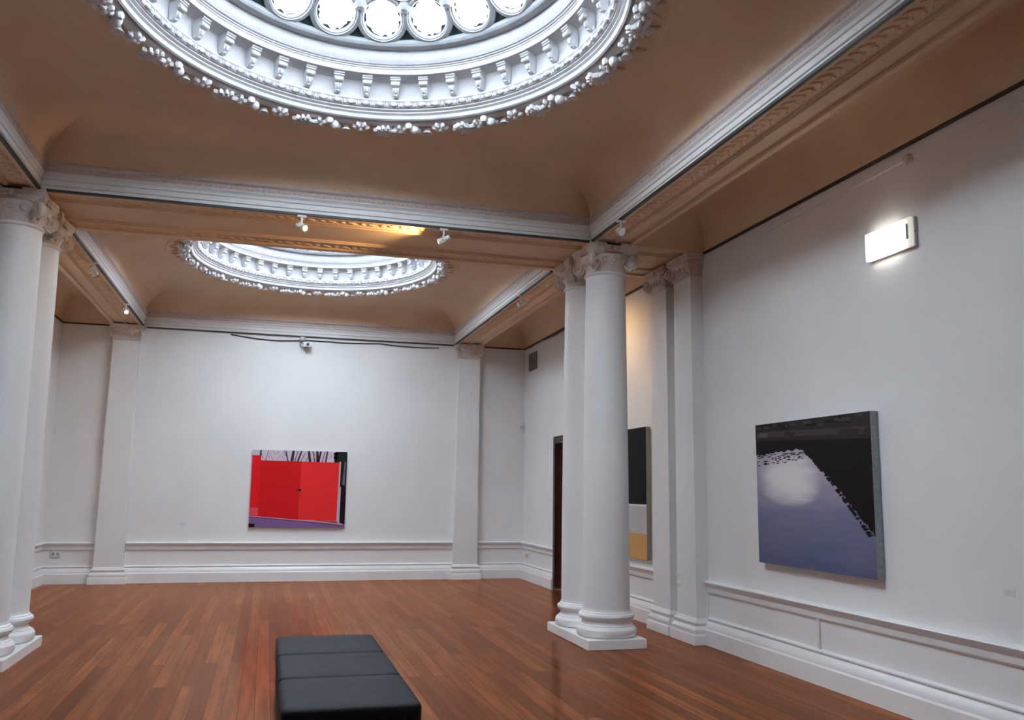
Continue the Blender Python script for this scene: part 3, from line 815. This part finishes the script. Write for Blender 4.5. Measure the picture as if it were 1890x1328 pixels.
def water_mat():
    m = mat('paint_water', (.3, .3, .4), .45, spec=.15)
    b_ = m.node_tree.nodes['Principled BSDF']; tc = N(m, 'ShaderNodeTexCoord'); sp = N(m, 'ShaderNodeSeparateXYZ'); L(m, tc.outputs['Generated'], sp.inputs[0])
    r = N(m, 'ShaderNodeValToRGB'); cr = r.color_ramp
    cr.elements[0].color = (.095, .11, .20, 1); cr.elements[0].position = 0; cr.elements[1].color = (.44, .39, .46, 1); cr.elements[1].position = .75
    e = cr.elements.new(.35); e.color = (.17, .18, .28, 1); e = cr.elements.new(.55); e.color = (.34, .29, .38, 1)
    no = N(m, 'ShaderNodeTexNoise'); no.inputs['Scale'].default_value = 5; no.inputs['Detail'].default_value = 6
    mp = N(m, 'ShaderNodeMapping'); mp.inputs['Scale'].default_value = (1, .6, 3); L(m, tc.outputs['Generated'], mp.inputs[0]); L(m, mp.outputs[0], no.inputs['Vector'])
    ad = N(m, 'ShaderNodeMath', operation='MULTIPLY_ADD'); L(m, no.outputs['Fac'], ad.inputs[0]); ad.inputs[1].default_value = .35; L(m, sp.outputs['Z'], ad.inputs[2])
    sb = N(m, 'ShaderNodeMath', operation='SUBTRACT'); L(m, ad.outputs[0], sb.inputs[0]); sb.inputs[1].default_value = .17
    L(m, sb.outputs[0], r.inputs['Fac'])
    # pale glare: distance from a point in the picture (y runs right to left on this wall)
    def axis(s, c, k_):
        a = N(m, 'ShaderNodeMath', operation='SUBTRACT'); L(m, s, a.inputs[0]); a.inputs[1].default_value = c
        q = N(m, 'ShaderNodeMath', operation='MULTIPLY'); L(m, a.outputs[0], q.inputs[0]); q.inputs[1].default_value = k_
        p = N(m, 'ShaderNodeMath', operation='POWER'); 
        ab_ = N(m, 'ShaderNodeMath', operation='ABSOLUTE'); L(m, q.outputs[0], ab_.inputs[0]); L(m, ab_.outputs[0], p.inputs[0]); p.inputs[1].default_value = 2.5; return p.outputs[0]
    s = N(m, 'ShaderNodeMath', operation='ADD'); L(m, axis(sp.outputs['Y'], .68, 5.0), s.inputs[0]); L(m, axis(sp.outputs['Z'], .60, 7.5), s.inputs[1])
    s2_ = N(m, 'ShaderNodeMath', operation='MULTIPLY_ADD'); L(m, no.outputs['Fac'], s2_.inputs[0]); s2_.inputs[1].default_value = 2.6; L(m, s.outputs[0], s2_.inputs[2])
    mr = N(m, 'ShaderNodeMapRange'); mr.inputs['From Min'].default_value = 1.2; mr.inputs['From Max'].default_value = 4.2; mr.inputs['To Min'].default_value = 1; mr.inputs['To Max'].default_value = 0
    mr.interpolation_type = 'SMOOTHSTEP'
    L(m, s2_.outputs[0], mr.inputs['Value'])
    mi = N(m, 'ShaderNodeMix', data_type='RGBA'); L(m, mr.outputs[0], mi.inputs[0]); L(m, r.outputs['Color'], mi.inputs[6]); mi.inputs[7].default_value = (.78, .73, .72, 1)
    L(m, mi.outputs[2], b_.inputs['Base Color'])
    return m
def water_picture(mb, fr):
    mats = [water_mat(), pmat('black', (.006, .004, .005), .4), pmat('stone_dark', (.030, .024, .022)), pmat('stone_mid', (.055, .047, .042)), pmat('stone_light', (.10, .095, .09)), pmat('pale', (.55, .50, .52))]
    rn = random.Random(11)
    poly(mb, [(0, 0), (1, 0), (1, 1), (0, 1)], 0, 0, fr)
    # black mass: top band and jagged diagonal down the right
    edge = []
    x, y = .44, .80
    n = 46
    for i in range(n):
        t = i / (n - 1)
        ux = .44 + .56 * t; vy = .795 - .54 * t ** 1.12
        edge.append((min(1, ux + rn.uniform(-.012, .012)), vy + rn.uniform(-.006, .006)))
    edge.append((1, .25))
    ups = [(1, .90), (0, .90)]
    left = [(0, .775 + 0)]
    m = 24
    for i in range(1, m):
        left.append((.44 * i / m, .775 + .025 * i / m + rn.uniform(-.008, .008)))
    # build as strips so the outline may be concave
    bot = left + edge
    bot.sort(key=lambda p: p[0])
    for a, c in zip(bot, bot[1:]):
        if c[0] - a[0] > 1e-5: poly(mb, [a, c, (c[0], .91), (a[0], .91)], 1, 1, fr)
    # ripples
    for _ in range(90):
        u = rn.random() ** 1.2 * .46; v = .775 - rn.random() ** 1.6 * (.085 - .04 * u / .46) ; w = rn.uniform(.01, .05); h_ = rn.uniform(.002, .005)
        if u + w < .50: poly(mb, [(max(0, u), v), (u + w * .5, v - h_), (u + w, v + .003), (u + w * .5, v + h_)], 1, 2 + rn.random(), fr)
    for _ in range(60):
        t = rn.random(); u = .46 + .50 * t; v = .785 - .54 * t ** 1.12; w = rn.uniform(.01, .03)
        poly(mb, [(u - w * .6, v + .006), (u, v - .003), (min(1, u + w * 1.2), v + .012), (u, v + .016)], 1, 2 + rn.random(), fr)
    poly(mb, [(0, .88), (1, .835), (1, 1), (0, 1)], 2, 3, fr)
    poly(mb, [(0, .905), (1, .865), (1, .91), (0, .945)], 3, 4, fr)
    x = 0.02
    while x < .96:
        w = rn.uniform(.08, .2); y = .925 - x * .04
        if rn.random() > .3:
            poly(mb, [(x, y - .015), (min(1, x + w), y - .02 - w * .04), (min(1, x + w + .02), y + .01 - w * .04), (x + .03, y + .015)], 4 if rn.random() > .6 else 2, 5, fr)
        x += w * 1.15
    for _ in range(30):
        u = rn.random() * .9; v = .945 + rn.random() * .045; w = rn.uniform(.03, .10)
        poly(mb, [(u, v), (u + w, v - .006), (u + w * .8, min(.998, v + .012)), (u + w * .1, min(.998, v + .015))], 3 if rn.random() > .4 else 1, 5 + rn.random(), fr)
    return mats
canvas('painting', (XR, 7.650, .955), (0, -1, 0), (-1, 0, 0), 1.71, 1.32, .075, water_picture, noisy('grey_canvas_edge', (.30, .36, .38), (.42, .48, .50), 30, .8),
       'large square painting of dark reflective water hanging on the near right wall')
def block_picture(mb, fr):
    mats = [pmat('jet', (.008, .009, .011), .7), pmat('stone_white', (.52, .50, .50)), pmat('ochre', (.66, .36, .12)), pmat('white_line', (.75, .75, .74))]
    poly(mb, [(0, 0), (1, 0), (1, 1), (0, 1)], 1, 0, fr)
    poly(mb, [(0, .412), (1, .412), (1, 1), (0, 1)], 0, 1, fr)
    poly(mb, [(0, .395), (1, .395), (1, .412), (0, .412)], 3, 1, fr)
    poly(mb, [(0, 0), (1, 0), (1, .19), (0, .19)], 2, 1, fr)
    return mats
canvas('painting', (XR, 11.95, .765), (0, -1, 0), (-1, 0, 0), 1.66, 1.675, .06, block_picture, mat('brown_canvas_edge', (.36, .32, .27), .7),
       'tall abstract painting in black, white and ochre blocks partly hidden behind the column')

# ---------------------------------------------------------------- bench
def bench(x0, x1, y0, y1, h):
    t = empty('bench', ((x0 + x1) / 2, (y0 + y1) / 2, 0)); tag(t, 'low black leather gallery bench with three cushioned sections on the wooden floor', 'bench')
    w = (x1 - x0) / 2; ln = (y1 - y0); n = 3
    for i in range(n):
        a = -ln / 2 + ln * i / n + .003; c = -ln / 2 + ln * (i + 1) / n - .003
        mb = MB(); nx, ny = 14, 12; zb = .27
        rings = []
        # domed cushion: superellipse outline lofted
        def outl(s, z, nn=64):
            pts = []
            for j in range(nn):
                th = 2 * pi * j / nn; e_ = .09
                px = abs(cos(th)) ** e_ * (1 if cos(th) >= 0 else -1); py = abs(sin(th)) ** e_ * (1 if sin(th) >= 0 else -1)
                pts.append((px * (w - s), (a + c) / 2 + py * ((c - a) / 2 - s), z))
            return pts
        mb.loft([outl(.004, zb), outl(0, zb + .01), outl(0, h - .024), outl(.003, h - .014), outl(.009, h - .006), outl(.018, h - .001), outl(.04, h + .002), outl(.14, h + .006), outl(.26, h + .008)], True, True)
        mb.build('seat_cushion', LEATH, t, ang=50)
    mb = MB(); mb.box(-w + .012, w - .012, -ln / 2 + .012, ln / 2 - .012, .05, .275, .008); mb.build('upholstered_base', LEATH2, t)
    for sx in (-1, 1):
        for sy in (-1, 1):
            mb = MB(); mb.box(sx * (w - .09) - .03, sx * (w - .09) + .03, sy * (ln / 2 - .10) - .03, sy * (ln / 2 - .10) + .03, 0, .055, .003); mb.build('foot', BLACK, t)
bench(.135, .905, 5.02, 7.46, .425)

# ---------------------------------------------------------------- door
mb = MB()
for a, c, z0, z1 in ((DY0 - .07, DY0 + .02, 0, DZ + .06), (DY1 - .02, DY1 + .07, 0, DZ + .06)):
    mb.box(XR - .05, XR + .18, a, c, z0, z1)
mb.box(XR - .05, XR + .18, DY0 + .02, DY1 - .02, DZ - .02, DZ + .06)
fr_ = struct(mb.build('door_1', DOORW, smooth=False))
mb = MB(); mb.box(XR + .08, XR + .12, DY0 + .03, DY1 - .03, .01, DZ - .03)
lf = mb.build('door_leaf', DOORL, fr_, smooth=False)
mb = MB()
for z0, z1 in ((.2, 1.0), (1.15, 2.25)):
    for ya, yb in ((DY0 + .13, (DY0 + DY1) / 2 - .06), ((DY0 + DY1) / 2 + .06, DY1 - .13)):
        for q in ((ya, yb, z0, z0 + .03), (ya, yb, z1 - .03, z1), (ya, ya + .03, z0, z1), (yb - .03, yb, z0, z1)): mb.box(XR + .07, XR + .081, *q)
mb.build('panel_moulding', DOORW, lf, smooth=False)
mb = MB(); mb.tube([(XR + .08, DY0 + .12, 1.02), (XR + .03, DY0 + .12, 1.02), (XR + .03, DY0 + .22, 1.02)], .011, 8); mb.build('door_handle', GREYM, lf)

# ---------------------------------------------------------------- wall fittings
# emergency light
LAMP = mat('lit_diffuser', (.9, .9, .88), .4, emit=(1, .96, .84), estr=5)
b_ = LAMP.node_tree.nodes['Principled BSDF']; tc = N(LAMP, 'ShaderNodeTexCoord'); sp = N(LAMP, 'ShaderNodeSeparateXYZ'); L(LAMP, tc.outputs['Generated'], sp.inputs[0])
rp_ = N(LAMP, 'ShaderNodeValToRGB'); cr = rp_.color_ramp; cr.elements[0].color = (.06, .06, .06, 1); cr.elements[0].position = .05; cr.elements[1].color = (.12, .12, .12, 1); cr.elements[1].position = 1
for p_, v_ in ((.28, .25), (.42, 1), (.85, 1)):
    e = cr.elements.new(p_); e.color = (v_, v_, v_, 1)
mu = N(LAMP, 'ShaderNodeMath', operation='MULTIPLY'); mu.inputs[1].default_value = 6.5
L(LAMP, sp.outputs['Y'], rp_.inputs[0]); L(LAMP, rp_.outputs[0], mu.inputs[0]); L(LAMP, mu.outputs[0], b_.inputs['Emission Strength'])
t = empty('emergency_light', (XR, 5.655, 3.61)); tag(t, 'glowing white rectangular bulkhead light high on the near right wall', 'wall light')
mb = MB(); mb.box(-.030, -.001, -.270, .270, -.117, .117, .004); mb.build('housing', METAL, t)
mb = MB(); mb.box(-.062, -.031, -.268, .268, -.115, .115, .008); df = mb.build('diffuser', LAMP, t)
mb = MB(); mb.box(-.0640, -.0615, -.240, -.218, -.055, .065); mb.build('status_strip', GREYM, df)
mb = MB(); mb.ball((-.022, -.271, 0), .005, 8, 5); mb.build('screw', BLACK, t)
# smoke/motion sensor high on the right wall
t = empty('wall_sensor', (XR, 5.42, 4.205)); tag(t, 'small round beige sensor on the right wall above the glowing light', 'sensor')
mb = MB(); mb.tube([(0, 0, 0), (-.03, 0, 0), (-.05, 0, 0), (-.058, 0, 0)], [.036, .036, .030, .014], 20); mb.build('sensor_body', CAPM, t)
mb = MB(); mb.tube([(-.03, 0, -.03), (-.04, 0, -.05), (-.03, 0, -.06)], .006, 6); mb.build('lead', CAPM, t)
# air vent
t = empty('air_vent', (XR, 15.46, 4.01)); tag(t, 'dark slatted air vent high on the right wall near the far corner', 'vent')
mb = MB(); mb.box(-.012, 0, -.235, .235, -.165, .165); mb.build('backing', BLACK, t, smooth=False)
mb = MB()
for i in range(11): mb.box(-.020, -.012, -.225, .225, -.150 + i * .029, -.138 + i * .029)
for yy in (-.235, -.08, .07, .225): mb.box(-.022, -.012, yy, yy + .01, -.165, .165)
mb.build('louvres', GREYM, t, smooth=False)
# PIR in the corner
t = empty('motion_detector', (XR - .005, YB - .01, 2.82)); tag(t, 'small white motion detector in the far right corner of the room', 'sensor')
mb = MB(); mb.box(-.075, -.005, -.075, -.005, -.06, .06, .012); mb.build('detector_body', PLASTIC, t)
mb = MB(); mb.ball((-.06, -.06, -.015), (.022, .022, .03), 10, 6); mb.build('lens', mat('sensor_lens', (.55, .56, .55), .2), t)
# sockets
def socket(name, loc, rz, w, h, label, cat, holes=2):
    t = empty(name, loc, rz); tag(t, label, cat)
    mb = MB(); mb.box(-w / 2, w / 2, -.028, 0, -h / 2, h / 2, .005); mb.build('back_box', PLASTIC, t)
    for i in range(holes):
        cx = (i - (holes - 1) / 2) * w * .45
        mb = MB(); mb.box(cx - .018, cx + .018, -.0295, -.027, -.02, .026, .0008); mb.build('socket_outlet', GREYM, t)
    return t
socket('power_socket', (-3.265, YB, .475), 0, .15, .09, 'white double power socket low on the far wall at its left end', 'socket')
socket('power_socket', (XR, 15.68, .43), -pi / 2, .15, .09, 'small white power socket low on the right wall near the far corner', 'socket')
for z, hh, lb in ((.695, .03, 'upper small white cable clip low on the near wall pilaster'), (.585, .022, 'lower small white cable clip low on the near wall pilaster')):
    t = empty('cable_clip', (XR - PSH, 9.235, z)); tag(t, lb, 'clip')
    mb = MB(); mb.box(-.02, 0, -.03, .03, -hh / 2, hh / 2, .003); mb.build('clip_body', PLASTIC, t)
    mb = MB(); mb.ball((-.02, 0, 0), .005, 6, 4); mb.build('screw', GREYM, t)
# labels on the walls
LBL = mat('label_card', (.74, .74, .74), .5); INK = mat('label_print', (.35, .35, .36), .6)
def wall_label(loc, rz, w, h, label):
    t = empty('wall_label', loc, rz); tag(t, label, 'label')
    mb = MB(); mb.box(-w / 2, w / 2, -.004, 0, -h / 2, h / 2); mb.build('card', LBL, t, smooth=False)
    mb = MB()
    for i in range(3): mb.box(-w * .4, w * (.38 - .2 * (i == 2)), -.0046, -.004, h * (.22 - .24 * i), h * (.25 - .24 * i))
    mb.build('print', INK, t, smooth=False)
wall_label((XR, 4.75, .99), -pi / 2, .09, .05, 'small white caption card on the right wall past the water painting')
wall_label((-1.34, YB, .965), 0, .09, .055, 'small white caption card on the far wall left of the red painting')
# conduit on the dado
mb = MB(); mb.box(-.016, 0, -.018, .018, .285, .56, .003); o = mb.build('conduit', PLASTIC, loc=(XR, 6.83, 0)); tag(o, 'short vertical white strip between dado rail and baseboard under the water painting', 'conduit')
# security camera under the far cornice
t = empty('security_camera', (.50, YB, 4.23)); tag(t, 'white security camera with junction box and dark cable on the far wall', 'camera')
mb = MB(); mb.box(-.055, .035, -.075, -.030, .0, .075, .006); mb.build('junction_box', GREYM, t)
mb = MB(); mb.tube([(.0, -.02, .0), (.0, -.06, -.05), (.03, -.10, -.06)], .010, 8); mb.build('bracket', METAL, t)
mb = MB(); mb.box(.0, .16, -.19, -.09, -.12, -.03, .010); mb.build('camera_body', METAL, t)
mb = MB(); mb.tube([(.08, -.189, -.075), (.08, -.205, -.075)], .026, 14); mb.build('lens', BLACK, t)
mb = MB(); mb.tube([(-.02, -.03, 0), (-.05, -.04, -.05), (-.04, -.04, -.10), (.02, -.06, -.13), (.09, -.10, -.125)], .006, 6); mb.build('lead', BLACK, t)
